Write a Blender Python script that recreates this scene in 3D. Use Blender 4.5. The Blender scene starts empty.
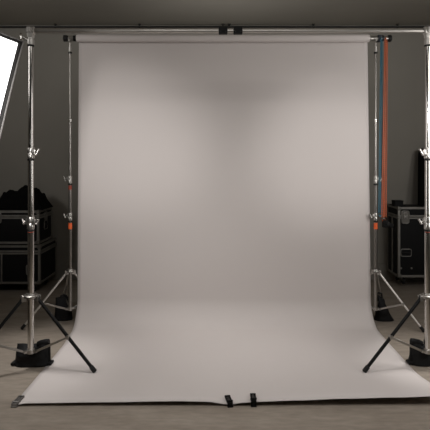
import bpy, bmesh, math, random
from mathutils import Vector, Matrix, noise

random.seed(7)
S = bpy.context.scene
COL = S.collection
PI = math.pi

# ------------------------------------------------------------------ materials
def mat(name, color, rough=0.5, metal=0.0, spec=0.5, bump=0.0, bscale=40.0, var=0.0, vscale=3.0,
        stretch=(1, 1, 1), emit=None, rough_var=0.0):
    m = bpy.data.materials.new(name)
    m.use_nodes = True
    nt = m.node_tree
    b = nt.nodes['Principled BSDF']
    b.inputs['Base Color'].default_value = (*color, 1)
    b.inputs['Roughness'].default_value = rough
    b.inputs['Metallic'].default_value = metal
    b.inputs['Specular IOR Level'].default_value = spec
    tc = nt.nodes.new('ShaderNodeTexCoord')
    mp = nt.nodes.new('ShaderNodeMapping')
    mp.inputs['Scale'].default_value = stretch
    nt.links.new(tc.outputs['Object'], mp.inputs['Vector'])
    if var > 0:
        n = nt.nodes.new('ShaderNodeTexNoise')
        n.inputs['Scale'].default_value = vscale
        n.inputs['Detail'].default_value = 6
        nt.links.new(mp.outputs['Vector'], n.inputs['Vector'])
        r = nt.nodes.new('ShaderNodeMapRange')
        r.inputs['From Min'].default_value = 0.3
        r.inputs['From Max'].default_value = 0.7
        r.inputs['To Min'].default_value = 1 - var
        r.inputs['To Max'].default_value = 1 + var
        nt.links.new(n.outputs['Fac'], r.inputs['Value'])
        mx = nt.nodes.new('ShaderNodeVectorMath')
        mx.operation = 'SCALE'
        mx.inputs[0].default_value = color
        nt.links.new(r.outputs['Result'], mx.inputs['Scale'])
        nt.links.new(mx.outputs['Vector'], b.inputs['Base Color'])
        if rough_var > 0:
            r2 = nt.nodes.new('ShaderNodeMapRange')
            r2.inputs['To Min'].default_value = rough - rough_var
            r2.inputs['To Max'].default_value = rough + rough_var
            nt.links.new(n.outputs['Fac'], r2.inputs['Value'])
            nt.links.new(r2.outputs['Result'], b.inputs['Roughness'])
    if bump > 0:
        n2 = nt.nodes.new('ShaderNodeTexNoise')
        n2.inputs['Scale'].default_value = bscale
        n2.inputs['Detail'].default_value = 5
        nt.links.new(mp.outputs['Vector'], n2.inputs['Vector'])
        bp = nt.nodes.new('ShaderNodeBump')
        bp.inputs['Strength'].default_value = bump
        bp.inputs['Distance'].default_value = 0.01
        nt.links.new(n2.outputs['Fac'], bp.inputs['Height'])
        nt.links.new(bp.outputs['Normal'], b.inputs['Normal'])
    if emit:
        b.inputs['Emission Color'].default_value = (1, 0.985, 0.96, 1)
        b.inputs['Emission Strength'].default_value = emit
    return m

M = dict(
    paper=mat('seamless_paper', (0.600, 0.556, 0.538), 0.9, spec=0.1, bump=0.04, bscale=6),
    chrome=mat('chrome_steel', (0.62, 0.60, 0.57), 0.15, metal=1.0),
    satin=mat('satin_aluminium', (0.40, 0.385, 0.36), 0.36, metal=1.0),
    blackmetal=mat('black_painted_metal', (0.0045, 0.0045, 0.0045), 0.45, spec=0.22, bump=0.02, bscale=80),
    legmetal=mat('bright_leg_tube', (0.72, 0.69, 0.65), 0.42, metal=0.85),
    barmetal=mat('worn_bar_steel', (0.46, 0.44, 0.41), 0.36, metal=0.85),
    polemetal=mat('slim_pole_steel', (0.30, 0.285, 0.265), 0.32, metal=1.0),
    deepblack=mat('matt_black_plastic', (0.004, 0.004, 0.004), 0.6, spec=0.15),
    couplermetal=mat('cast_coupler_metal', (0.55, 0.53, 0.50), 0.4, metal=0.6),
    collarmetal=mat('cast_collar_metal', (0.50, 0.48, 0.455), 0.32, metal=1.0),
    rubber=mat('black_rubber', (0.012, 0.012, 0.012), 0.6, spec=0.3, bump=0.05, bscale=90),
    bag=mat('black_nylon', (0.007, 0.007, 0.0075), 0.66, spec=0.25, bump=0.35, bscale=45, var=0.2, vscale=20),
    cloth=mat('black_velvet_cloth', (0.005, 0.005, 0.005), 0.95, spec=0.1, bump=0.5, bscale=30),
    laminate=mat('black_case_laminate', (0.007, 0.007, 0.0075), 0.6, spec=0.2, bump=0.1, bscale=120),
    alu=mat('dull_case_aluminium', (0.30, 0.29, 0.27), 0.5, metal=0.75, var=0.15, vscale=12),
    steel=mat('case_corner_steel', (0.24, 0.23, 0.21), 0.42, metal=0.8, var=0.15, vscale=20),
    orange=mat('orange_tape', (0.80, 0.13, 0.03), 0.5, var=0.1, vscale=40),
    redorange=mat('faded_red_tape', (0.32, 0.05, 0.025), 0.5, var=0.1, vscale=40),
    chain_b=mat('blue_chain_plastic', (0.035, 0.13, 0.18), 0.45, var=0.1, vscale=30),
    chain_o=mat('orange_chain_plastic', (0.46, 0.105, 0.038), 0.45, var=0.1, vscale=30),
    navy=mat('dark_blue_plastic', (0.010, 0.014, 0.022), 0.4),
    greyclip=mat('grey_clip_steel', (0.20, 0.19, 0.18), 0.42, metal=0.6, var=0.25, vscale=60),
    rivet=mat('dull_rivet', (0.10, 0.095, 0.09), 0.4, metal=0.7),
    wall=mat('dark_grey_wall_paint', (0.30, 0.283, 0.250), 0.85, spec=0.2, bump=0.06, bscale=60, var=0.04, vscale=1.5),
    ceil=mat('grey_ceiling_paint', (0.36, 0.335, 0.290), 0.85, spec=0.2, bump=0.05, bscale=50, var=0.04, vscale=1.5),
    skirting=mat('grey_skirting_paint', (0.29, 0.272, 0.24), 0.7, spec=0.3, var=0.04),
    pipe=mat('dark_conduit_paint', (0.018, 0.017, 0.015), 0.5, var=0.1),
    diff=mat('lit_diffuser_cloth', (0.9, 0.9, 0.9), 0.8, emit=3.0),
    shell=mat('black_softbox_cloth', (0.014, 0.013, 0.012), 0.75, spec=0.3, bump=0.1),
    piping=mat('grey_edge_piping', (0.14, 0.13, 0.125), 0.6),
)

def floor_material():
    m = bpy.data.materials.new('worn_concrete_floor')
    m.use_nodes = True
    nt = m.node_tree
    L = nt.links.new
    b = nt.nodes['Principled BSDF']
    tc = nt.nodes.new('ShaderNodeTexCoord')
    mp = nt.nodes.new('ShaderNodeMapping')
    mp.inputs['Scale'].default_value = (0.7, 2.4, 1)
    L(tc.outputs['Object'], mp.inputs['Vector'])
    n1 = nt.nodes.new('ShaderNodeTexNoise'); n1.inputs['Scale'].default_value = 2.2; n1.inputs['Detail'].default_value = 9
    n1.inputs['Roughness'].default_value = 0.62
    n2 = nt.nodes.new('ShaderNodeTexNoise'); n2.inputs['Scale'].default_value = 14; n2.inputs['Detail'].default_value = 6
    L(mp.outputs['Vector'], n1.inputs['Vector']); L(mp.outputs['Vector'], n2.inputs['Vector'])
    cr = nt.nodes.new('ShaderNodeValToRGB')
    cr.color_ramp.elements[0].position = 0.30; cr.color_ramp.elements[0].color = (0.240, 0.202, 0.165, 1)
    cr.color_ramp.elements[1].position = 0.72; cr.color_ramp.elements[1].color = (0.330, 0.285, 0.238, 1)
    L(n1.outputs['Fac'], cr.inputs['Fac'])
    mr = nt.nodes.new('ShaderNodeMapRange')
    mr.inputs['From Min'].default_value = 0.3; mr.inputs['From Max'].default_value = 0.7
    mr.inputs['To Min'].default_value = 0.86; mr.inputs['To Max'].default_value = 1.1
    L(n2.outputs['Fac'], mr.inputs['Value'])
    vm = nt.nodes.new('ShaderNodeVectorMath'); vm.operation = 'SCALE'
    L(cr.outputs['Color'], vm.inputs[0]); L(mr.outputs['Result'], vm.inputs['Scale'])
    L(vm.outputs['Vector'], b.inputs['Base Color'])
    b.inputs['Roughness'].default_value = 0.62
    b.inputs['Specular IOR Level'].default_value = 0.3
    bp = nt.nodes.new('ShaderNodeBump'); bp.inputs['Strength'].default_value = 0.15; bp.inputs['Distance'].default_value = 0.01
    L(n2.outputs['Fac'], bp.inputs['Height']); L(bp.outputs['Normal'], b.inputs['Normal'])
    return m
M['floor'] = floor_material()

# ------------------------------------------------------------------ object helpers
ORG = {}
def thing(name, label, cat, loc, group=None):
    o = bpy.data.objects.new(name, None)
    o.empty_display_size = 0.1
    COL.objects.link(o)
    o.location = loc
    o['label'] = label; o['category'] = cat
    if group: o['group'] = group
    ORG[o.name] = Vector(loc)
    return o

def obj(name, bm, material, parent=None, label=None, loc=None, smooth=True):
    """bm holds WORLD coordinates; the object gets its thing's origin (or loc)"""
    org = ORG[parent.name] if parent is not None else Vector(loc or (0, 0, 0))
    bmesh.ops.translate(bm, verts=bm.verts, vec=-org)
    bmesh.ops.recalc_face_normals(bm, faces=bm.faces)
    if smooth:
        for f in bm.faces: f.smooth = True
        for e in bm.edges:
            e.smooth = not (len(e.link_faces) == 2 and e.calc_face_angle(0) > math.radians(38))
    me = bpy.data.meshes.new(name)
    bm.to_mesh(me); bm.free()
    me.materials.append(material)
    o = bpy.data.objects.new(name, me)
    COL.objects.link(o)
    if parent is not None:
        o.parent = parent
    else:
        o.location = org
    ORG[o.name] = org
    if label: o['label'] = label
    return o

def tag(o, label, cat, group=None):
    o['label'] = label; o['category'] = cat
    if group: o['group'] = group
    return o

def struct(name, bm, m):
    o = obj(name, bm, m, smooth=False); o['kind'] = 'structure'; return o

def BM(): return bmesh.new()

def ring(bm, c, x, y, r, n):
    return [bm.verts.new(c + (x * math.cos(a) + y * math.sin(a)) * r) for a in (2 * PI * k / n for k in range(n))]

def frame_of(d):
    d = d.normalized()
    u = Vector((0, 0, 1)) if abs(d.z) < 0.95 else Vector((1, 0, 0))
    x = d.cross(u).normalized(); y = x.cross(d).normalized()
    return x, y

def revolve(bm, p0, d, prof, n=20):
    """prof: list of (distance along d, radius)"""
    p0 = Vector(p0); d = Vector(d).normalized(); x, y = frame_of(d)
    rings = [ring(bm, p0 + d * t, x, y, max(r, 1e-4), n) for t, r in prof]
    for a, b in zip(rings, rings[1:]):
        for k in range(n): bm.faces.new((a[k], a[(k + 1) % n], b[(k + 1) % n], b[k]))
    bm.faces.new(rings[0]); bm.faces.new(list(reversed(rings[-1])))
    return bm

def tube(bm, p0, p1, r, r1=None, n=16, ch=0.0):
    p0, p1 = Vector(p0), Vector(p1); L = (p1 - p0).length; r1 = r if r1 is None else r1
    if ch > 0: prof = [(0, r - ch), (ch, r), (L - ch, r1), (L, r1 - ch)]
    else: prof = [(0, r), (L, r1)]
    return revolve(bm, p0, p1 - p0, prof, n)

def path(bm, pts, r, n=8, closed=False):
    pts = [Vector(p) for p in pts]; rings = []; N = len(pts); x = None
    for i, p in enumerate(pts):
        a = pts[(i - 1) % N] if (closed or i > 0) else p
        b = pts[(i + 1) % N] if (closed or i < N - 1) else p
        d = (b - a).normalized()
        if x is None: x, _ = frame_of(d)
        x = (x - d * x.dot(d)).normalized(); y = d.cross(x)
        rings.append(ring(bm, p, x, y, r, n))
    m = N if closed else N - 1
    for i in range(m):
        a, b = rings[i], rings[(i + 1) % N]
        for k in range(n): bm.faces.new((a[k], a[(k + 1) % n], b[(k + 1) % n], b[k]))
    if not closed:
        bm.faces.new(rings[0]); bm.faces.new(list(reversed(rings[-1])))
    return bm

def box(bm, c, s, bevel=0.0, rot=None, seg=2):
    t = bmesh.new()
    bmesh.ops.create_cube(t, size=1)
    bmesh.ops.scale(t, vec=s, verts=t.verts)
    if bevel > 0:
        bmesh.ops.bevel(t, geom=list(t.edges), offset=bevel, segments=seg, affect='EDGES', profile=0.7)
    if rot is not None: bmesh.ops.rotate(t, matrix=rot, verts=t.verts)
    bmesh.ops.translate(t, vec=c, verts=t.verts)
    merge(bm, t)
    return bm

def merge(bm, t):
    me = bpy.data.meshes.new('tmp'); t.to_mesh(me); t.free(); bm.from_mesh(me); bpy.data.meshes.remove(me)

def bar(bm, p0, p1, w, t, wdir=(0, 0, 1)):
    """flat bar from p0 to p1, width w along wdir, thickness t"""
    p0, p1 = Vector(p0), Vector(p1); d = (p1 - p0)
    L = d.length; d.normalize()
    w_ = Vector(wdir); w_ = (w_ - d * w_.dot(d)).normalized(); n_ = d.cross(w_)
    rot = Matrix((d, w_, n_)).transposed()
    return box(bm, (p0 + p1) / 2, (L, w, t), min(w, t) * 0.25, rot, 1)

# ------------------------------------------------------------------ the room
RX0, RX1, RY0, RY1, RH = -3.7, 3.7, -1.6, 6.41, 3.26
b = BM(); box(b, ((RX0 + RX1) / 2, (RY0 + RY1) / 2, -0.05), (RX1 - RX0 + 0.2, RY1 - RY0 + 0.2, 0.1)); struct('floor', b, M['floor'])
b = BM(); box(b, ((RX0 + RX1) / 2, (RY0 + RY1) / 2, RH + 0.05), (RX1 - RX0 + 0.2, RY1 - RY0 + 0.2, 0.1)); struct('ceiling', b, M['ceil'])
b = BM(); box(b, ((RX0 + RX1) / 2, RY1 + 0.05, RH / 2), (RX1 - RX0 + 0.2, 0.1, RH)); struct('wall_back', b, M['wall'])
b = BM(); box(b, ((RX0 + RX1) / 2, RY0 - 0.05, RH / 2), (RX1 - RX0 + 0.2, 0.1, RH)); struct('wall_front', b, M['wall'])
b = BM(); box(b, (RX0 - 0.05, (RY0 + RY1) / 2, RH / 2), (0.1, RY1 - RY0, RH)); struct('wall_left', b, M['wall'])
b = BM(); box(b, (RX1 + 0.05, (RY0 + RY1) / 2, RH / 2), (0.1, RY1 - RY0, RH)); struct('wall_right', b, M['wall'])
b = BM(); box(b, ((RX0 + RX1) / 2, RY1 - 0.009, 0.1), (RX1 - RX0, 0.018, 0.2), 0.004); struct('baseboard_back', b, M['skirting'])

# dark conduit along the top of the back wall with its hangers
PZ, PY = RH - 0.035, RY1 - 0.05
pr = thing('ceiling_pipe', 'dark conduit pipe running along the top of the back wall under the ceiling', 'pipe', (0.05, PY, PZ))
b = BM(); tube(b, (-3.65, PY, PZ), (3.65, PY, PZ), 0.013, n=12); obj('pipe', b, M['pipe'], pr)
for hx in (-3.14, -2.08, -1.01, 0.05, 0.13, 1.2, 2.27, 3.3):
    b = BM()
    revolve(b, (hx - 0.012, PY, PZ), (1, 0, 0), [(0, 0.019), (0.024, 0.019)], 12)
    tube(b, (hx, PY, PZ), (hx, PY, RH), 0.008, n=8)
    revolve(b, (hx, PY, RH), (0, 0, -1), [(0, 0.022), (0.006, 0.022)], 12)
    obj('hanger', b, M['pipe'], pr)

# ------------------------------------------------------------------ seamless paper backdrop
ROLL_Y, ROLL_Z, ROLL_R = 4.67, 2.673, 0.034
PF = 3.130                       # front edge of the sheet
bd = thing('paper_backdrop', 'wide warm grey seamless paper backdrop sweeping from its roll down across the floor', 'backdrop', (0.05, ROLL_Y, 0.0))
b = BM()
revolve(b, (-1.327, ROLL_Y, ROLL_Z), (1, 0, 0), [(0, 0.024), (0.0, ROLL_R - .001), (0.002, ROLL_R), (2.728, ROLL_R), (2.73, ROLL_R - .001), (2.73, 0.024)], 40)
obj('paper_roll', b, M['paper'], bd)

def lift(x):
    pts = [(-1.3, 0.004), (-1.20, 0.018), (-0.75, 0.024), (-0.25, 0.031), (-0.08, 0.028), (0.06, 0.011), (0.16, 0.022), (0.24, 0.028), (0.5, 0.036), (0.8, 0.047), (1.1, 0.054), (1.43, 0.064)]
    if x <= pts[0][0]: return pts[0][1]
    for (x0, y0), (x1, y1) in zip(pts, pts[1:]):
        if x <= x1:
            t = (x - x0) / (x1 - x0); t = t * t * (3 - 2 * t)
            return y0 + (y1 - y0) * t
    return pts[-1][1]

SY = ROLL_Y + ROLL_R + 0.001      # the sheet leaves the back of the roll
R = 0.24
prof = []
for k in range(9):                # around the top of the roll
    a = PI / 2 * k / 8
    prof.append((ROLL_Y + math.sin(a) * (ROLL_R + .001), ROLL_Z + math.cos(a) * (ROLL_R + .001)))
for k in range(1, 30):
    prof.append((SY, ROLL_Z + (R - ROLL_Z) * k / 30))
for k in range(0, 25):
    a = PI / 2 * k / 24
    prof.append((SY - R + R * math.cos(a), R - R * math.sin(a)))
y0 = SY - R
NF = 46
for k in range(1, NF + 1):
    prof.append((y0 + (PF - y0) * k / NF, 0.0))
NX = 72
b = BM(); grid = []
for j, (py, pz) in enumerate(prof):
    row = []
    t = min(1.0, max(0.0, (ROLL_Z - pz) / ROLL_Z))
    xl = -1.318 - 0.014 * t; xr = 1.397 + 0.034 * t
    f = min(1.0, max(0.0, (SY - .05 - py) / .5)); xl += .040 * f; xr -= .006 * f
    for i in range(NX + 1):
        x = xl + (xr - xl) * i / NX
        z = pz + 0.0025; yy = py
        if py < y0:
            u = 1 - (py - PF) / 0.55
            if u > 0: z += lift(x) * u * u * (3 - 2 * u) if u < 1 else lift(x)
        if pz > R and j > 9:       # very soft hang waves
            yy += 0.004 * math.sin(x * 2.3 + 0.6) * t
        row.append(b.verts.new((x, yy, z)))
    grid.append(row)
for r0, r1 in zip(grid, grid[1:]):
    for i in range(NX): b.faces.new((r0[i], r0[i + 1], r1[i + 1], r1[i]))
sheet = obj('paper_sheet', b, M['paper'], bd)
sm = sheet.modifiers.new('thickness', 'SOLIDIFY'); sm.thickness = 0.0014; sm.offset = 0

# ------------------------------------------------------------------ stands
def knob_T(bm, c, d, L=0.03, w=0.05, r=0.007, up=(0, 0, 1)):
    """threaded shaft with a T / wing handle"""
    c, d, up = Vector(c), Vector(d).normalized(), Vector(up).normalized()
    tube(bm, c, c + d * L, r * 0.7, n=10)
    e = c + d * L
    revolve(bm, e - up * w / 2, up, [(0, r * .6), (w * .1, r * 1.15), (w * .5, r * .85), (w * .9, r * 1.15), (w, r * .6)], 12)

def collar(parent, c, r, h, knob_dirs, mname, wing=0.05, ringmat='rubber', label=None):
    """clamping collar around a pole, centre of its base c; black bushing below"""
    c = Vector(c)
    bm = BM()
    revolve(bm, c, (0, 0, 1), [(0, r * .97), (.003, r), (h * .42, r), (h * .45, r * .93), (h * .55, r * .93), (h * .58, r * 1.03), (h - .004, r * 1.03), (h, r * .95)], 24)
    for kd in knob_dirs:
        kd = Vector(kd)
        box(bm, c + Vector((0, 0, h * .6)) + kd * r, (0.022, 0.022, h * .45), .004)
    co = obj('collar', bm, M[mname], parent, label)
    for kd in knob_dirs:
        kd = Vector(kd).normalized()
        bm = BM(); knob_T(bm, c + Vector((0, 0, h * .6)) + kd * (r + .008), kd, .022, wing, .008, up=(kd.x * .5, 0.2, 1))
        obj('knob', bm, M[mname], co)
    bm = BM(); revolve(bm, c - Vector((0, 0, .016)), (0, 0, 1), [(0, r * .84), (.002, r * .93), (.014, r * .93), (.016, r * .9)], 24)
    obj('bushing', bm, M[ringmat], co)
    return co

def tripod(parent, px, py, hub_z, low_z, r_pole, angles, r_foot, leg_r, leg_mat, tip_mat, hub_mat, brace_mat, frac=0.54, hub_r=0.055, foot_z=0.012):
    P = Vector((px, py, 0))
    b = BM()
    revolve(b, (px, py, hub_z - .014), (0, 0, 1), [(0, r_pole + .008), (.004, hub_r * .9), (.006, hub_r), (.020, hub_r), (.024, hub_r * .92), (.026, r_pole + .012), (.034, r_pole + .01), (.036, r_pole + .004)], 28)
    for a in angles:
        d = Vector((math.cos(a), math.sin(a), 0))
        rot = Matrix.Rotation(a, 3, 'Z')
        for s in (-1, 1):
            n_ = Vector((-d.y, d.x, 0)) * s * (leg_r + .005)
            box(b, P + d * (hub_r - .004) + n_ + Vector((0, 0, hub_z - .012)), (.035, .004, .040), .0015, rot, 1)
    obj('hub', b, M[hub_mat], parent)
    b = BM()
    revolve(b, (px, py, low_z - .018), (0, 0, 1), [(0, r_pole * .8), (.003, r_pole + .006), (.033, r_pole + .006), (.036, r_pole + .002)], 24)
    for a in angles:
        d = Vector((math.cos(a), math.sin(a), 0)); rot = Matrix.Rotation(a, 3, 'Z')
        box(b, P + d * (r_pole + .012) + Vector((0, 0, low_z)), (.03, .022, .02), .004, rot)
        revolve(b, P + d * (r_pole + .02) + Vector((0, 0, low_z)) + Vector((-d.y, d.x, 0)) * -.016, (-d.y, d.x, 0), [(0, .007), (.032, .007)], 10)
    obj('spreader', b, M[hub_mat], parent)
    for a in angles:
        d = Vector((math.cos(a), math.sin(a), 0))
        top = P + d * (hub_r - .002) + Vector((0, 0, hub_z - .012))
        foot = P + d * r_foot + Vector((0, 0, foot_z))
        ax = (foot - top).normalized()
        b = BM(); tube(b, top, foot - ax * .02, leg_r, n=16, ch=.002)
        leg = obj('leg', b, M[leg_mat], parent)
        b = BM(); revolve(b, foot - ax * .045, ax, [(0, leg_r + .001), (.002, leg_r + .004), (.044, leg_r + .005), (.05, leg_r + .001)], 16)
        obj('foot_cap', b, M[tip_mat], leg)
        bl = P + d * (r_pole + .018) + Vector((0, 0, low_z))
        bt = top + (foot - top) * frac
        b = BM(); bar(b, bl, bt, .017, .007, wdir=(0, 0, 1))
        side = Vector((-d.y, d.x, 0))
        revolve(b, bt - side * (leg_r + .006), side, [(0, .007), (2 * leg_r + .012, .007)], 10)
        box(b, bt, (.022, .03, .03), .005, Matrix.Rotation(a, 3, 'Z'))
        obj('brace', b, M[brace_mat], parent)

FY, FZ = 3.70, 2.497            # heavy front stands and their crossbar
def front_stand(px, side, label):
    """side = -1 left, +1 right: the legs mirror each other"""
    t = thing('steel_stand', label, 'stand', (px, FY, 0), None)
    for z0, z1, r in ((0.115, 1.03, .0225), (1.03, 1.552, .0205), (1.552, 2.44, .0190)):
        b = BM(); tube(b, (px, FY, z0), (px, FY, z1), r, n=28, ch=.002)
        obj('pole', b, M['chrome'], t)
    collar(t, (px, FY, 1.030), .0265, .092, [(-1, 0, 0), (1, -.35, 0)], 'collarmetal', .045)
    collar(t, (px, FY, 1.552), .0265, .080, [(-side * 1.0, -.3, 0)], 'collarmetal', .06)
    # red line under the lower collar
    b = BM(); revolve(b, (px, FY, 1.006), (0, 0, 1), [(0, .0226), (.001, .0230), (.004, .0230), (.005, .0226)], 24); obj('tape_mark', b, M['redorange'], t)
    # top coupler that grips the crossbar
    b = BM()
    revolve(b, (px, FY, 2.392), (0, 0, 1), [(0, .021), (.003, .026), (.040, .026), (.043, .022), (.062, .020), (.075, .024)], 24)
    box(b, (px, FY, 2.470), (.042, .05, .05), .008)
    revolve(b, (px - .03, FY, FZ), (1, 0, 0), [(0, .022), (.004, .031), (.056, .031), (.06, .022)], 26)
    box(b, (px, FY - .034, FZ + .002), (.026, .02, .04), .006)
    cp = obj('coupler', b, M['couplermetal'], t)
    b = BM()
    e = Vector((px + side * .055, FY - .02, 2.448)); s0 = Vector((px + side * .018, FY - .008, 2.425))
    tube(b, s0, e, .008, .006, n=12)
    revolve(b, e + Vector((side * .004, 0, -.026)), (side * .12, 0, 1), [(0, .007), (.006, .011), (.026, .009), (.048, .011), (.054, .007)], 12)
    obj('knob', b, M['chrome'], cp)
    b = BM(); revolve(b, (px, FY, 2.380), (0, 0, 1), [(0, .0205), (.002, .024), (.012, .024), (.014, .0205)], 24); obj('bushing', b, M['rubber'], cp)
    base = [math.radians(a) for a in (-9.3, 110.7, 212)]
    ang = base if side < 0 else [PI - a for a in base]
    tripod(t, px, FY, .535, .128, .0225, ang, .50, .0125, 'blackmetal', 'rubber', 'satin', 'satin')
    return t
front_stand(-1.393, -1, 'tall chrome pole stand with black legs in front, beside the white softbox')
front_stand(1.545, 1, 'tall chrome pole stand with black legs at the right edge of the picture')

# front crossbar and its two black clamps
cb = thing('crossbar', 'long steel crossbar spanning between the two tall chrome stands', 'crossbar', (.076, FY, FZ))
b = BM(); tube(b, (-1.425, FY, FZ), (.10, FY, FZ), .0185, n=24, ch=.002); obj('tube', b, M['barmetal'], cb)
b = BM(); tube(b, (.03, FY, FZ), (1.577, FY, FZ), .0172, n=24, ch=.002); obj('tube', b, M['barmetal'], cb)
for cx, lab in ((.030, 'black clamp on the steel crossbar, the left of the middle pair'), (.140, 'black clamp on the steel crossbar, the right of the middle pair')):
    t = thing('clamp', lab, 'clamp', (cx, FY, FZ))
    b = BM()
    box(b, (cx, FY - .016, FZ), (.066, .024, .046), .006); box(b, (cx, FY + .016, FZ), (.066, .024, .046), .006)
    obj('jaw', b, M['deepblack'], t)
    for s in (-1, 1):
        b = BM(); revolve(b, (cx + s * .02, FY - .0275, FZ - .012), (0, -1, 0), [(0, .006), (.004, .006), (.005, .004)], 10)
        obj('bolt', b, M['rubber'], t)
    b = BM(); knob_T(b, (cx, FY + .028, FZ), (0, 1, 0), .025, .04, .007, up=(1, 0, 0)); obj('knob', b, M['blackmetal'], t)

def back_stand(px, side, label, angles):
    t = thing('backdrop_stand', label, 'stand', (px, ROLL_Y, 0))
    secs = ((.135, .93, .0165, 'polemetal'), (.93, 1.29, .0150, 'polemetal'), (1.29, 1.92, .0130, 'polemetal'), (1.92, 2.60, .0085, 'polemetal'))
    for z0, z1, r, m in secs:
        b = BM(); tube(b, (px, ROLL_Y, z0), (px, ROLL_Y, z1), r, n=20, ch=.0015); obj('pole', b, M[m], t)
    kd = (-1, -.2, 0) if side < 0 else (1, -.2, 0)
    collar(t, (px, ROLL_Y, .972), .0205, .072, [(-1, -.2, 0)], 'satin', .05)
    collar(t, (px, ROLL_Y, 1.318), .0200, .070, [kd], 'satin', .06)
    b = BM(); revolve(b, (px, ROLL_Y, 1.890), (0, 0, 1), [(0, .0125), (.003, .0155), (.03, .0155), (.034, .009)], 20); obj('collar', b, M['chrome'], t, 'small bright ferrule')
    b = BM(); tube(b, (px, ROLL_Y, .893), (px, ROLL_Y, .950), .0182, n=20, ch=.001); obj('tape_mark', b, M['orange'], t, 'bright orange tape band')
    if side < 0:
        b = BM(); tube(b, (px, ROLL_Y, 1.262), (px, ROLL_Y, 1.300), .0160, n=20, ch=.001); obj('tape_mark', b, M['redorange'], t, 'faded red tape band')
    # spigot and cradle under the backdrop bar
    b = BM()
    revolve(b, (px, ROLL_Y, 2.545), (0, 0, 1), [(0, .009), (.002, .015), (.05, .016), (.054, .011), (.085, .011)], 20)
    n = 14
    for k in range(n):
        a0 = PI + PI * k / n; a1 = PI + PI * (k + 1) / n
        p0 = Vector((px, ROLL_Y + math.cos(a0) * .026, ROLL_Z + math.sin(a0) * .026)); p1 = Vector((px, ROLL_Y + math.cos(a1) * .026, ROLL_Z + math.sin(a1) * .026))
        bar(b, p0, p1, .03, .006, wdir=(1, 0, 0))
    obj('cradle', b, M['satin'], t)
    b = BM(); revolve(b, (px, ROLL_Y, 2.530), (0, 0, 1), [(0, .011), (.002, .0165), (.016, .0165), (.018, .012)], 20); obj('bushing', b, M['rubber'], t)
    tripod(t, px, ROLL_Y, .500, .150, .0165, [math.radians(a) for a in angles], .42, .0100, 'legmetal', 'rubber', 'satin', 'satin', frac=.55, hub_r=.034)
    return t
back_stand(-1.390, -1, 'slim backdrop stand with two orange-red tape marks, left of the grey paper', (200, 120, 42))
back_stand(1.463, 1, 'slim backdrop stand beside the hanging chains, right of the grey paper', (-30, 62, 132))

# bar through the paper roll
br = thing('backdrop_bar', 'bar through the paper roll with black end knobs, resting on the slim stands', 'crossbar', (.05, ROLL_Y, ROLL_Z))
b = BM(); tube(b, (-1.44, ROLL_Y, ROLL_Z), (1.60, ROLL_Y, ROLL_Z), .0215, n=24, ch=.002); obj('tube', b, M['satin'], br)
b = BM(); revolve(b, (-1.405, ROLL_Y, ROLL_Z), (-1, 0, 0), [(0, .022), (.004, .026), (.012, .026), (.014, .030), (.042, .031), (.046, .026)], 24); obj('end_cap', b, M['rubber'], br)
b = BM(); revolve(b, (1.575, ROLL_Y, ROLL_Z), (1, 0, 0), [(0, .022), (.003, .030), (.024, .034), (.034, .026), (.036, .012)], 24); obj('end_cap', b, M['rubber'], br)
b = BM(); revolve(b, (-1.36, ROLL_Y, ROLL_Z), (1, 0, 0), [(0, .022), (.003, .028), (.022, .028), (.026, .022)], 24); obj('locking_ring', b, M['blackmetal'], br)
b = BM(); box(b, (1.495, ROLL_Y, ROLL_Z - .002), (.034, .062, .060), .008); revolve(b, (1.52, ROLL_Y, ROLL_Z), (1, 0, 0), [(0, .024), (.002, .030), (.012, .030), (.014, .024)], 24)
obj('chain_drive', b, M['navy'], br)

# looped plastic chains that turn the roll
def chain(name, cx, w, ztop, zbot, material, label, drift):
    """two strands of flat links hung over the bar; link plates with a pin hole"""
    bm = BM()
    pitch = .0190
    n = int((ztop - zbot) / pitch)
    for s, yo in ((-1, -.027), (1, .027)):
        for k in range(n):
            z = ztop - pitch * (k + .5); u = k / n
            x = cx + s * w * .26 + drift * u
            y = ROLL_Y - .012 + yo * (1 - u) * 1.0
            # a link: two side plates with an open gap and a round pin between
            for q in (-1, 1):
                box(bm, (x + q * w * .155, y, z), (w * .13, .010, pitch * .98), .0012, None, 1)
            revolve(bm, (x - w * .16, y, z + pitch * .5), (1, 0, 0), [(0, .0042), (w * .32, .0042)], 6)
    # top and bottom turns of the loop
    for zc, sg, u in ((ztop, 1, 0), (zbot, -1, 1)):
        path(bm, [(cx + drift * u + math.cos(a) * w * .26, ROLL_Y - .012 + (-.027 * (1 - u)) * -math.cos(a), zc + sg * math.sin(a) * .02) for a in [PI * i / 10 for i in range(11)]], .006, 8)
    o = obj(name, bm, material, None, None, (cx, ROLL_Y, zbot - .02))
    return o
tag(chain('loop_chain', 1.514, .040, 2.655, 1.03, M['chain_b'], '', -.012), 'long blue plastic chain hanging from the end of the backdrop bar', 'chain')
tag(chain('loop_chain', 1.557, .052, 2.655, .985, M['chain_o'], '', -.022), 'long orange plastic chain hanging from the end of the backdrop bar', 'chain')
t = thing('chain_weight', 'small black chain weight hooked at the lower end of the orange chain', 'weight', (1.56, ROLL_Y - .02, .91))
b = BM(); box(b, (1.548, ROLL_Y - .012, .945), (.05, .03, .07), .008); box(b, (1.60, ROLL_Y - .012, .93), (.05, .026, .038), .006, Matrix.Rotation(.4, 3, 'Y'))
obj('body', b, M['deepblack'], t)
b = BM(); revolve(b, (1.575, ROLL_Y - .032, .945), (0, 1, 0), [(0, .016), (.004, .021), (.036, .021), (.04, .016)], 16); obj('pulley', b, M['blackmetal'], t)
b = BM(); path(b, [(1.535 + math.cos(a) * .012, ROLL_Y - .012, .982 + math.sin(a) * .012) for a in [2 * PI * k / 14 for k in range(14)]], .0035, 8, True); obj('hook', b, M['steel'], t)

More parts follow.
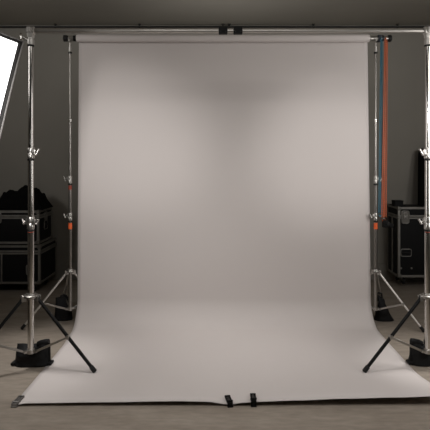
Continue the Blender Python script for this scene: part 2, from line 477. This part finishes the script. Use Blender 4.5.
# ------------------------------------------------------------------ sandbags
def pouch(bm, c, w, d, hfun, wtop=.82, wr=.010, seed=0, rotz=0, lean=(0, 0)):
    """soft pouch standing on the floor: c = centre of its base; hfun(u) = height across -1..1"""
    NU, NV = 40, 14
    rot = Matrix.Rotation(rotz, 3, 'Z')
    rows = []
    for j in range(NV + 1):
        v = j / NV
        row = []
        for i in range(NU):
            a = 2 * PI * i / NU
            ca, sa = math.cos(a), math.sin(a)
            ex = 2 / 3.2
            ux = math.copysign(abs(ca) ** ex, ca); uy = math.copysign(abs(sa) ** ex, sa)
            wid = (w / 2) * (1 - (1 - wtop) * min(1, v * 1.05)) * (1 + .05 * math.exp(-((v - .04) / .07) ** 2))
            dep = (d / 2) * max(.05, (1 - .25 * v - .70 * max(0, v - .72) / .28)) * (1 - .45 * abs(ux) ** 6)
            if v < .06: dep *= .9 + v * 1.6
            h = hfun(ux * wid / (w / 2))
            p = Vector((ux * wid, uy * dep, v * h))
            nz = noise.noise(Vector((p.x * 14 + seed, p.y * 14, p.z * 18))) * wr + noise.noise(Vector((p.x * 34, p.y * 30 + seed, p.z * 34))) * wr * .5
            k = min(1, v * 6)
            p.x += ux * nz * k * .4; p.y += uy * nz * k * 1.2
            p += Vector((lean[0] * v, lean[1] * v, 0))
            p = rot @ p
            row.append(bm.verts.new(Vector(c) + p + Vector((0, 0, .002))))
        rows.append(row)
    for r0, r1 in zip(rows, rows[1:]):
        for i in range(NU): bm.faces.new((r0[i], r0[(i + 1) % NU], r1[(i + 1) % NU], r1[i]))
    bm.faces.new(list(reversed(rows[0]))); bm.faces.new(rows[-1])
    return bm

def front_bag(cx, cy, side, label):
    t = thing('sandbag', label, 'sandbag', (cx, cy, 0))
    hf = lambda u: .152 - .022 * math.exp(-((u * side * -1 - .12) / .30) ** 2) + (.012 if u * -side > 0.4 else 0)
    b = BM(); pouch(b, (cx, cy, 0), .272, .150, hf, .86, .012, 3 + side, 0); obj('pouch', b, M['bag'], t)
    # seam ears at the lower corners
    for s in (-1, 1):
        b = BM(); box(b, (cx + s * .135, cy - .012, .016), (.034, .07, .016), .006, Matrix.Rotation(s * .15, 3, 'Y'))
        obj('corner_tab', b, M['bag'], t)
    # rolled carry handle lying on the bag top
    p0 = Vector((cx - side * .030, cy + .005, .146)); p1 = Vector((cx - side * .122, cy + .005, .168))
    b = BM(); revolve(b, p0, p1 - p0, [(0, .012), (.004, .020), (.03, .025), (.07, .025), (.092, .021), (.096, .012)], 18)
    obj('handle_roll', b, M['bag'], t)
    b = BM(); bar(b, (cx - side * .128, cy - .018, .165), (cx - side * .135, cy - .03, .03), .018, .004, wdir=(1, 0, 0)); obj('strap', b, M['bag'], t)
front_bag(-1.405, 3.778, -1, 'black sandbag at the foot of the left tall chrome stand')
front_bag(1.575, 3.790, 1, 'black sandbag at the foot of the right tall chrome stand, cut by the picture edge')

def back_bag(cx, cy, w, h, peak, label, rotz, seed, wtop):
    t = thing('sandbag', label, 'sandbag', (cx, cy, 0))
    hf = lambda u: h * (1 - (.22 if peak < -.2 else .07) * abs(u - peak) ** 1.3)
    b = BM(); pouch(b, (cx, cy, 0), w, .11, hf, wtop, .012, seed, rotz, (peak * w * .35, 0)); obj('pouch', b, M['bag'], t)
    b = BM(); X = cx + peak * w * .5
    path(b, [(X - .03, cy, h * .86), (X - .026, cy, h + .004), (X, cy, h + .010), (X + .026, cy, h + .004), (X + .03, cy, h * .86)], .009, 8); obj('handle', b, M['bag'], t)
back_bag(-1.498, 4.815, .165, .225, .05, 'black sandbag on the floor behind the left slim backdrop stand', 0, 11, .93)
back_bag(1.585, 4.800, .180, .25, -.55, 'black peaked sandbag on the floor behind the right slim backdrop stand', 0, 23, .36)

# ------------------------------------------------------------------ flight cases
def flight_case(name, label, X0, X1, Y0, Y1, Z0, Z1, split, side_vis, casters=True, divider=None, side_mid=False):
    t = thing(name, label, 'case', ((X0 + X1) / 2, (Y0 + Y1) / 2, Z0 - (0.105 if casters else 0)))
    e = .027; th = .004
    b = BM(); box(b, ((X0 + X1) / 2, (Y0 + Y1) / 2, (Z0 + split) / 2), (X1 - X0 - .006, Y1 - Y0 - .006, split - Z0 - .002), .003); obj('body', b, M['laminate'], t)
    b = BM(); box(b, ((X0 + X1) / 2, (Y0 + Y1) / 2, (split + Z1) / 2), (X1 - X0 - .006, Y1 - Y0 - .006, Z1 - split - .002), .003); obj('lid', b, M['laminate'], t)
    # aluminium angle along every edge
    b = BM(); cx, cy, cz = (X0 + X1) / 2, (Y0 + Y1) / 2, (Z0 + Z1) / 2
    for x, sx in ((X0, 1), (X1, -1)):
        for y, sy in ((Y0, 1), (Y1, -1)):
            box(b, (x + sx * e / 2, y + sy * th / 2, cz), (e, th, Z1 - Z0), .001, None, 1); box(b, (x + sx * th / 2, y + sy * e / 2, cz), (th, e, Z1 - Z0), .001, None, 1)
        for z, sz in ((Z0, 1), (Z1, -1)):
            box(b, (x + sx * th / 2, cy, z + sz * e / 2), (th, Y1 - Y0, e), .001, None, 1); box(b, (x + sx * e / 2, cy, z + sz * th / 2), (e, Y1 - Y0, th), .001, None, 1)
    for y, sy in ((Y0, 1), (Y1, -1)):
        for z, sz in ((Z0, 1), (Z1, -1)):
            box(b, (cx, y + sy * th / 2, z + sz * e / 2), (X1 - X0, th, e), .001, None, 1); box(b, (cx, y + sy * e / 2, z + sz * th / 2), (X1 - X0, e, th), .001, None, 1)
    obj('edge_trim', b, M['alu'], t)
    # tongue and groove rail where the lid closes
    b = BM()
    for dz in (-.013, .013):
        box(b, (cx, Y0, split + dz), (X1 - X0 + .002, .012, .021), .003, None, 1); box(b, (cx, Y1, split + dz), (X1 - X0 + .002, .012, .021), .003, None, 1)
        box(b, (X0, cy, split + dz), (.012, Y1 - Y0 + .002, .021), .003, None, 1); box(b, (X1, cy, split + dz), (.012, Y1 - Y0 + .002, .021), .003, None, 1)
    obj('lid_rail', b, M['alu'], t)
    if divider is not None:
        b = BM(); box(b, (divider, Y0 + .001, (Z0 + split) / 2), (.018, .008, split - Z0 - .02), .002); obj('door_post', b, M['alu'], t)
    if side_mid:
        sx = X0 if side_vis < 0 else X1
        b = BM(); box(b, (sx, Y0 + (Y1 - Y0) * .52, (Z0 + split) / 2), (.008, .035, split - Z0 - .02), .002); obj('side_post', b, M['alu'], t)
    # ball corners
    for x in (X0, X1):
        for y in (Y0, Y1):
            for z in (Z0, Z1):
                sx = 1 if x == X0 else -1; sy = 1 if y == Y0 else -1; sz = 1 if z == Z0 else -1
                b = BM(); box(b, (x + sx * .018, y + sy * .018, z + sz * .018), (.046, .046, .046), .014, None, 3); obj('corner_cap', b, M['steel'], t)
    if casters:
        for x in (X0 + .10, X1 - .10):
            for y in (Y0 + .09, Y1 - .09):
                b = BM(); box(b, (x, y, Z0 - .004), (.085, .085, .006), .002)
                for s in (-1, 1): box(b, (x + s * .021, y + .01, Z0 - .034), (.004, .04, .056), .002)
                revolve(b, (x, y, Z0 - .006), (0, 0, -1), [(0, .025), (.012, .020)], 14)
                c = obj('caster', b, M['steel'], t)
                b = BM(); revolve(b, (x - .016, y + .018, Z0 - .063), (1, 0, 0), [(0, .030), (.004, .040), (.028, .040), (.032, .030)], 24); obj('wheel', b, M['rubber'], c)
    return t

def butterfly_latch(t, x, y, z, w=.09, h=.13, ax='Y', sgn=-1):
    """recessed dish with a rounded rim and a twist wing; faces along ax"""
    rot = Matrix.Identity(3) if ax == 'Y' else Matrix.Rotation(PI / 2, 3, 'Z')
    b = BM()
    pts = []
    for k in range(28):
        a = 2 * PI * k / 28; ca, sa = math.cos(a), math.sin(a)
        pts.append(Vector((math.copysign(abs(ca) ** .35, ca) * w / 2, 0, math.copysign(abs(sa) ** .35, sa) * h / 2)))
    path(b, [Vector((x, y, z)) + rot @ p for p in pts], .007, 8, True)
    o = obj('latch', b, M['alu'], t)
    b = BM(); box(b, (x, y, z), rot_size((w * .92, .004, h * .92), ax), .001, None, 1); obj('dish', b, M['steel'], o)
    b = BM()
    nrm = Vector((0, sgn, 0)) if ax == 'Y' else Vector((sgn, 0, 0))
    c = Vector((x, y, z)) + nrm * .004
    revolve(b, c, nrm, [(0, w * .20), (.006, w * .20), (.008, w * .15)], 16)
    for s in (-1, 1):
        box(b, c + nrm * .007 + rot @ Vector((s * w * .17, 0, 0)), rot_size((w * .20, .006, h * .38), ax), .003)
    box(b, c + Vector((0, 0, h * .33)), rot_size((w * .5, .008, h * .12), ax), .003)
    obj('wing', b, M['alu'], o)
def rot_size(s, ax): return s if ax == 'Y' else (s[1], s[0], s[2])

def recessed_handle(t, x, y, z, w, h, ax='Y', sgn=-1):
    rot = Matrix.Identity(3) if ax == 'Y' else Matrix.Rotation(PI / 2, 3, 'Z')
    nrm = Vector((0, sgn, 0)) if ax == 'Y' else Vector((sgn, 0, 0))
    b = BM(); pts = []
    for k in range(28):
        a = 2 * PI * k / 28; ca, sa = math.cos(a), math.sin(a)
        pts.append(Vector((math.copysign(abs(ca) ** .3, ca) * w / 2, 0, math.copysign(abs(sa) ** .3, sa) * h / 2)))
    path(b, [Vector((x, y, z)) + rot @ p for p in pts], .005, 8, True)
    o = obj('handle', b, M['alu'], t)
    b = BM(); box(b, (x, y, z), rot_size((w * .95, .004, h * .95), ax), .001, None, 1); obj('dish', b, M['laminate'], o)
    b = BM()
    if w > h: tube(b, Vector((x, y, z)) + nrm * .010 + rot @ Vector((-w * .42, 0, 0)), Vector((x, y, z)) + nrm * .010 + rot @ Vector((w * .42, 0, 0)), .009, n=12, ch=.002)
    else: tube(b, Vector((x, y, z)) + nrm * .010 - Vector((0, 0, h * .42)), Vector((x, y, z)) + nrm * .010 + Vector((0, 0, h * .42)), .009, n=12, ch=.002)
    obj('grip', b, M['rubber'], o)

LY = 5.75
lower = flight_case('flight_case', 'large black flight case on casters at left, under another case', -2.98, -2.055, LY, 6.31, .105, .553, .470, 1, True, divider=-2.50)
butterfly_latch(lower, -2.17, LY - .006, .27, .085, .11)
upper = flight_case('flight_case', 'black flight case stacked on top of another at left, cloth on its lid', -2.95, -2.075, LY + .015, 6.21, .564, .950, .876, 1, False)
recessed_handle(upper, -2.075 + .004, 5.98, .76, .11, .10, 'X', 1)
butterfly_latch(upper, -2.075 + .006, 5.98, .865, .075, .09, 'X', 1)
butterfly_latch(upper, -2.55, LY + .009, .865, .08, .11)
rc = flight_case('flight_case', 'tall black flight case on casters behind the hanging chains at right', 2.131, 3.02, 5.95, 6.33, .135, .973, .853, -1, True, side_mid=True)
butterfly_latch(rc, 2.215, 5.944, .853, .090, .145)
recessed_handle(rc, 2.225, 5.946, .43, .125, .085)
for x, z in ((2.165, .245), (2.29, .245)):
    b = BM(); revolve(b, (x, 5.947, z), (0, -1, 0), [(0, .012), (.005, .012), (.007, .006)], 12)
    obj('bolt', b, M['steel'], rc)

# black cloth heap on the upper left case
def heap():
    bm = BM(); NXh, NYh = 64, 30
    x0, x1, yA, yB, z0 = -2.93, -2.045, LY + .03, 6.17, .955
    prof = [(-2.93, .06), (-2.75, .11), (-2.64, .105), (-2.58, .125), (-2.54, .190), (-2.49, .205), (-2.43, .200), (-2.38, .225), (-2.32, .255), (-2.27, .260), (-2.22, .235), (-2.19, .225), (-2.165, .185), (-2.13, .175), (-2.10, .140), (-2.075, .090), (-2.055, .05), (-2.04, .0)]
    def ht(x):
        for (a, ha), (c, hc) in zip(prof, prof[1:]):
            if x <= c: return ha + (hc - ha) * (x - a) / (c - a)
        return 0
    top = []
    for j in range(NYh + 1):
        v = j / NYh; row = []
        for i in range(NXh + 1):
            u = i / NXh; x = x0 + (x1 - x0) * u; y = yA + (yB - yA) * v
            f = max(0, 1 - (abs(v - .5) / .5) ** 3.5) ** .6
            h = ht(x) * f
            n = noise.noise(Vector((x * 9, y * 9, 1))) * .035 + noise.noise(Vector((x * 24, y * 16, 4))) * .028 - abs(noise.noise(Vector((x * 14 + y * 6, y * 10, 9)))) * .03
            h = max(.004, h + n * min(1, h / .06))
            row.append(bm.verts.new((x, y + .012 * noise.noise(Vector((x * 12, 3, y * 8))), z0 + .002 + h)))
        top.append(row)
    for a, c in zip(top, top[1:]):
        for i in range(NXh): bm.faces.new((a[i], a[i + 1], c[i + 1], c[i]))
    rim = [top[0][i] for i in range(NXh + 1)] + [top[j][NXh] for j in range(1, NYh + 1)] + [top[NYh][i] for i in range(NXh - 1, -1, -1)] + [top[j][0] for j in range(NYh - 1, 0, -1)]
    low = [bm.verts.new((v.co.x, v.co.y, z0 + .001)) for v in rim]
    for k in range(len(rim)):
        m = (k + 1) % len(rim); bm.faces.new((rim[k], rim[m], low[m], low[k]))
    bm.faces.new(low)
    return obj('folded_cloth', bm, M['cloth'], None, None, (-2.45, 5.97, .955))
tag(heap(), 'crumpled heap of black cloth lying on the upper case at left', 'cloth')

# small black pouch box on the right case
t = thing('camera_pouch', 'small black pouch with a wide base lying on the tall case at right', 'pouch', (2.18, 6.12, .974))
b = BM(); box(b, (2.183, 6.12, 1.006), (.105, .12, .056), .014, None, 3); obj('body', b, M['bag'], t)
b = BM(); box(b, (2.175, 6.10, .981), (.140, .16, .012), .005); obj('base_flap', b, M['bag'], t)
b = BM(); box(b, (2.183, 6.115, 1.034), (.110, .125, .010), .004); obj('lid', b, M['bag'], t)

# tall black soft case standing on the right case, leaning back on the wall
t = thing('equipment_bag', 'tall black padded bag standing upright on the case at the right picture edge', 'bag', (2.70, 6.2, .974))
b = BM(); rows = []
for j in range(25):
    v = j / 24; z = .975 + .70 * v
    xl = 2.452 + .058 * v + (.02 * ((v - .95) / .05) ** 2 if v > .95 else 0); xr = 2.98 - .05 * v - (.02 * ((v - .95) / .05) ** 2 if v > .95 else 0)
    cy = 6.15 + .14 * v; dp = .075 * (1 - .45 * v) * (1 if v < .96 else .6)
    row = []
    for i in range(28):
        a = 2 * PI * i / 28; ca, sa = math.cos(a), math.sin(a)
        row.append(b.verts.new(((xl + xr) / 2 + math.copysign(abs(ca) ** .45, ca) * (xr - xl) / 2, cy + math.copysign(abs(sa) ** .6, sa) * dp, z)))
    rows.append(row)
for r0, r1 in zip(rows, rows[1:]):
    for i in range(28): b.faces.new((r0[i], r0[(i + 1) % 28], r1[(i + 1) % 28], r1[i]))
b.faces.new(rows[0]); b.faces.new(rows[-1]); obj('body', b, M['cloth'], t)
b = BM(); path(b, [(2.62, 6.245, 1.67), (2.64, 6.245, 1.71), (2.71, 6.245, 1.73), (2.78, 6.245, 1.71), (2.80, 6.245, 1.67)], .010, 8); obj('handle', b, M['bag'], t)

# ------------------------------------------------------------------ clips on the front edge of the paper
def edge_clip(x, y, z, ang, mname, label, L=.125, W=.036):
    """flat spring clip: long lever above the sheet, one below, hinge block, rivets; ang about Z from straight (front-back)"""
    t = thing('clip', label, 'clip', (x, y, 0))
    rot = Matrix.Rotation(ang, 3, 'Z'); c = Vector((x, y, 0))
    P = lambda px, py, pz: c + rot @ Vector((px, py, 0)) + Vector((0, 0, pz))
    def rb(bm, p, s, bev, tilt=0):
        box(bm, P(*p), s, bev, rot @ Matrix.Rotation(tilt, 3, 'X'))
    b = BM(); rb(b, (0, 0, z + .010), (W, L, .006), .002); rb(b, (-W * .42, 0, z + .013), (W * .12, L * .94, .010), .002); rb(b, (W * .42, 0, z + .013), (W * .12, L * .94, .010), .002)
    rb(b, (0, L * .46, z + .012), (W * 1.02, .012, .014), .003)
    obj('upper_jaw', b, M[mname], t)
    b = BM(); rb(b, (0, -L * .47, .005), (W, L * .20, .008), .002); rb(b, (0, -L * .46, (z + .010) / 2), (W * .96, .012, z + .008), .003)
    obj('lower_jaw', b, M[mname], t)
    b = BM(); tube(b, P(-W * .55, -L * .30, z + .016), P(W * .55, -L * .30, z + .016), .007, n=14, ch=.001); obj('hinge', b, M[mname], t)
    b = BM()
    for py in (L * .02, L * .30): revolve(b, P(0, py, z + .012), (0, 0, 1), [(0, .0065), (.003, .0065), (.005, .003)], 12)
    obj('rivet', b, M['rivet'], t)
edge_clip(-1.276, 3.172, .007, math.radians(-3), 'greyclip', 'grey metal clip on the left front corner of the paper', .105, .038)
edge_clip(.062, 3.168, .013, math.radians(10), 'deepblack', 'slanted black clip on the front edge of the paper, left of the pair', .095)
edge_clip(.217, 3.168, .027, math.radians(0), 'deepblack', 'straight black clip on the front edge of the paper, right of the pair', .085)

# ------------------------------------------------------------------ softbox at left (lit)
C0 = Vector((-1.264, 3.20, 2.300))
tv = Vector((-.522, -1.2, .27)).normalized(); dv = Vector((-.170, -.13, -1.03)).normalized()
tv = (tv - dv * tv.dot(dv)).normalized()
nv = tv.cross(dv)
if nv.x < 0: nv = -nv
W_, H_ = 1.15, 1.75
ctr = C0 + tv * W_ / 2 + dv * H_ / 2
back = ctr - nv * .62
sb = thing('softbox', 'large lit white softbox with a black rim at the upper left picture edge', 'softbox', (back.x, back.y, 0))
b = BM(); N = 12
def fpt(u, v, n=0.0):
    """face point; the edges bow in slightly between the corners"""
    bow = .018
    uu = u + bow * (1 - (2 * v - 1) ** 2) * (1 - 2 * u); vv = v + bow * (1 - (2 * u - 1) ** 2) * (1 - 2 * v)
    return C0 + tv * W_ * uu + dv * H_ * vv + nv * n
g = [[b.verts.new(fpt(.012 + .976 * i / N, .008 + .984 * j / N, -.012)) for i in range(N + 1)] for j in range(N + 1)]
for j in range(N):
    for i in range(N): b.faces.new((g[j][i], g[j][i + 1], g[j + 1][i + 1], g[j + 1][i]))
df = obj('diffuser', b, M['diff'], sb); md = df.modifiers.new('thickness', 'SOLIDIFY'); md.thickness = .002
edge = [(i / N, 0) for i in range(N)] + [(1, j / N) for j in range(N)] + [(1 - i / N, 1) for i in range(N)] + [(0, 1 - j / N) for j in range(N)]
b = BM()
r_out = [b.verts.new(fpt(u, v, .012)) for u, v in edge]; r_in = [b.verts.new(fpt(.5 + (u - .5) * .972, .5 + (v - .5) * .984, .006)) for u, v in edge]
r_back = [b.verts.new(fpt(u, v, -.03)) for u, v in edge]
r_mid = [b.verts.new(back + (fpt(u, v, 0) - ctr) * .42 + nv * .22) for u, v in edge]
r_end = [b.verts.new(back + (fpt(u, v, 0) - ctr) * .10) for u, v in edge]
n_ = len(edge)
for A, B_ in ((r_in, r_out), (r_out, r_back), (r_back, r_mid), (r_mid, r_end)):
    for k in range(n_): b.faces.new((A[k], A[(k + 1) % n_], B_[(k + 1) % n_], B_[k]))
b.faces.new(r_end)
sh = obj('shell', b, M['shell'], sb); md = sh.modifiers.new('thickness', 'SOLIDIFY'); md.thickness = .003
b = BM(); path(b, [fpt(u, v, .012) + (fpt(u, v) - ctr).normalized() * .004 for u, v in edge], .006, 8, True); obj('piping', b, M['piping'], sb)
b = BM(); revolve(b, back + nv * .02, -nv, [(0, .09), (.03, .09), (.035, .065), (.30, .065), (.32, .05)], 24); obj('lamp_head', b, M['blackmetal'], sb)
b = BM(); hp = back - nv * .12
tube(b, (hp.x, hp.y, .1), (hp.x, hp.y, hp.z - .05), .016, n=16); obj('pole', b, M['blackmetal'], sb)
for a in (100, 220, 340):
    b = BM(); d = Vector((math.cos(math.radians(a)), math.sin(math.radians(a)), 0)); tube(b, Vector((hp.x, hp.y, .55)), Vector((hp.x, hp.y, .012)) + d * .42, .011, n=12); obj('leg', b, M['blackmetal'], sb)

# ------------------------------------------------------------------ lamps and added fill lights
def spot(name, loc, target, energy, size, blend, radius, col=(1, .965, .93)):
    l = bpy.data.lights.new(name, 'SPOT'); l.energy = energy; l.spot_size = math.radians(size); l.spot_blend = blend; l.shadow_soft_size = radius; l.color = col
    o = bpy.data.objects.new(name, l); COL.objects.link(o); o.location = loc
    o.rotation_euler = (Vector(target) - Vector(loc)).to_track_quat('-Z', 'Y').to_euler()
    return o
def area(name, loc, target, energy, sx, sy, col=(1, .965, .93), spread=180):
    l = bpy.data.lights.new(name, 'AREA'); l.shape = 'RECTANGLE'; l.size = sx; l.size_y = sy; l.energy = energy; l.color = col; l.spread = math.radians(spread)
    o = bpy.data.objects.new(name, l); COL.objects.link(o); o.location = loc
    o.rotation_euler = (Vector(target) - Vector(loc)).to_track_quat('-Z', 'Y').to_euler()
    return o
WARM = (1, .975, .95)
spot('backdrop_spotlight', (-1.30, 1.9, 2.0), (-.90, 4.7, 1.70), 66, 37, 1.0, .12, WARM)
spot('backdrop_spotlight', (1.45, 1.9, 2.0), (1.04, 4.7, 1.60), 92, 35, 1.0, .12, WARM)
spot('added_backdrop_fill', (-1.30, 1.9, 2.0), (-.98, 4.7, 1.16), 82, 60, 1.0, .12, WARM)  # added wide fill at the left spot, lifts the lower left backdrop
area('cove_softlight', (0.05, 4.1, 3.2), (.05, 4.30, 0), 3.1, 1.8, .3, WARM, 50)
area('added_front_fill', (0.05, 1.7, 3.2), (.05, 3.1, 0.2), 25, 2.2, .8, WARM, 140)  # unseen overhead fill, added for general light on floor and paper
area('added_left_wall_fill', (-3.5, 2.6, 2.7), (-1.4, 6.4, 3.0), 10.6, .8, .8, WARM, 95)  # added fill without a fixture, brightens the back wall from the left
area('added_right_wall_fill', (3.5, 2.6, 2.7), (1.4, 6.4, 3.0), 9.0, .8, .8, WARM, 95)  # counterpart on the right, likewise added to brighten the back wall
area('right_softbox_light', (2.3, 2.7, 1.75), (0.6, 3.6, 1.2), 20, 1.0, 1.6, WARM)
area('added_ceiling_fill', (0.05, 5.3, 2.2), (.05, 5.3, 4), 3.3, 1.2, .3, WARM)  # added fill hidden behind the backdrop, brightens the middle of the ceiling
spot('added_right_floor_fill', (2.1, 3.7, 3.2), (1.85, 3.70, 0), 200, 30, .8, .14, WARM)  # unseen fill added to lift the floor beside the right stand
spot('added_left_floor_fill', (-1.85, 3.75, 3.2), (-1.58, 3.75, 0), 215, 34, 1.0, .16, WARM)  # extra fill added over the floor around the left sandbag

w = bpy.data.worlds.new('studio_dark'); S.world = w; w.use_nodes = True
w.node_tree.nodes['Background'].inputs['Color'].default_value = (.02, .02, .02, 1)

# ------------------------------------------------------------------ camera
cam = bpy.data.cameras.new('camera'); co = bpy.data.objects.new('camera', cam); COL.objects.link(co)
co.location = (0, 0, 1.556); co.rotation_euler = (PI / 2, 0, 0)
cam.sensor_width = 36; cam.lens = 36 * 500 / 430
cam.shift_x = -4 / 430; cam.shift_y = -57 / 430
cam.clip_start = .05
S.camera = co
S.view_settings.view_transform = 'Standard'; S.view_settings.look = 'None'
S.view_settings.exposure = 0.0; S.view_settings.gamma = 1.0
S.view_settings.use_curve_mapping = False
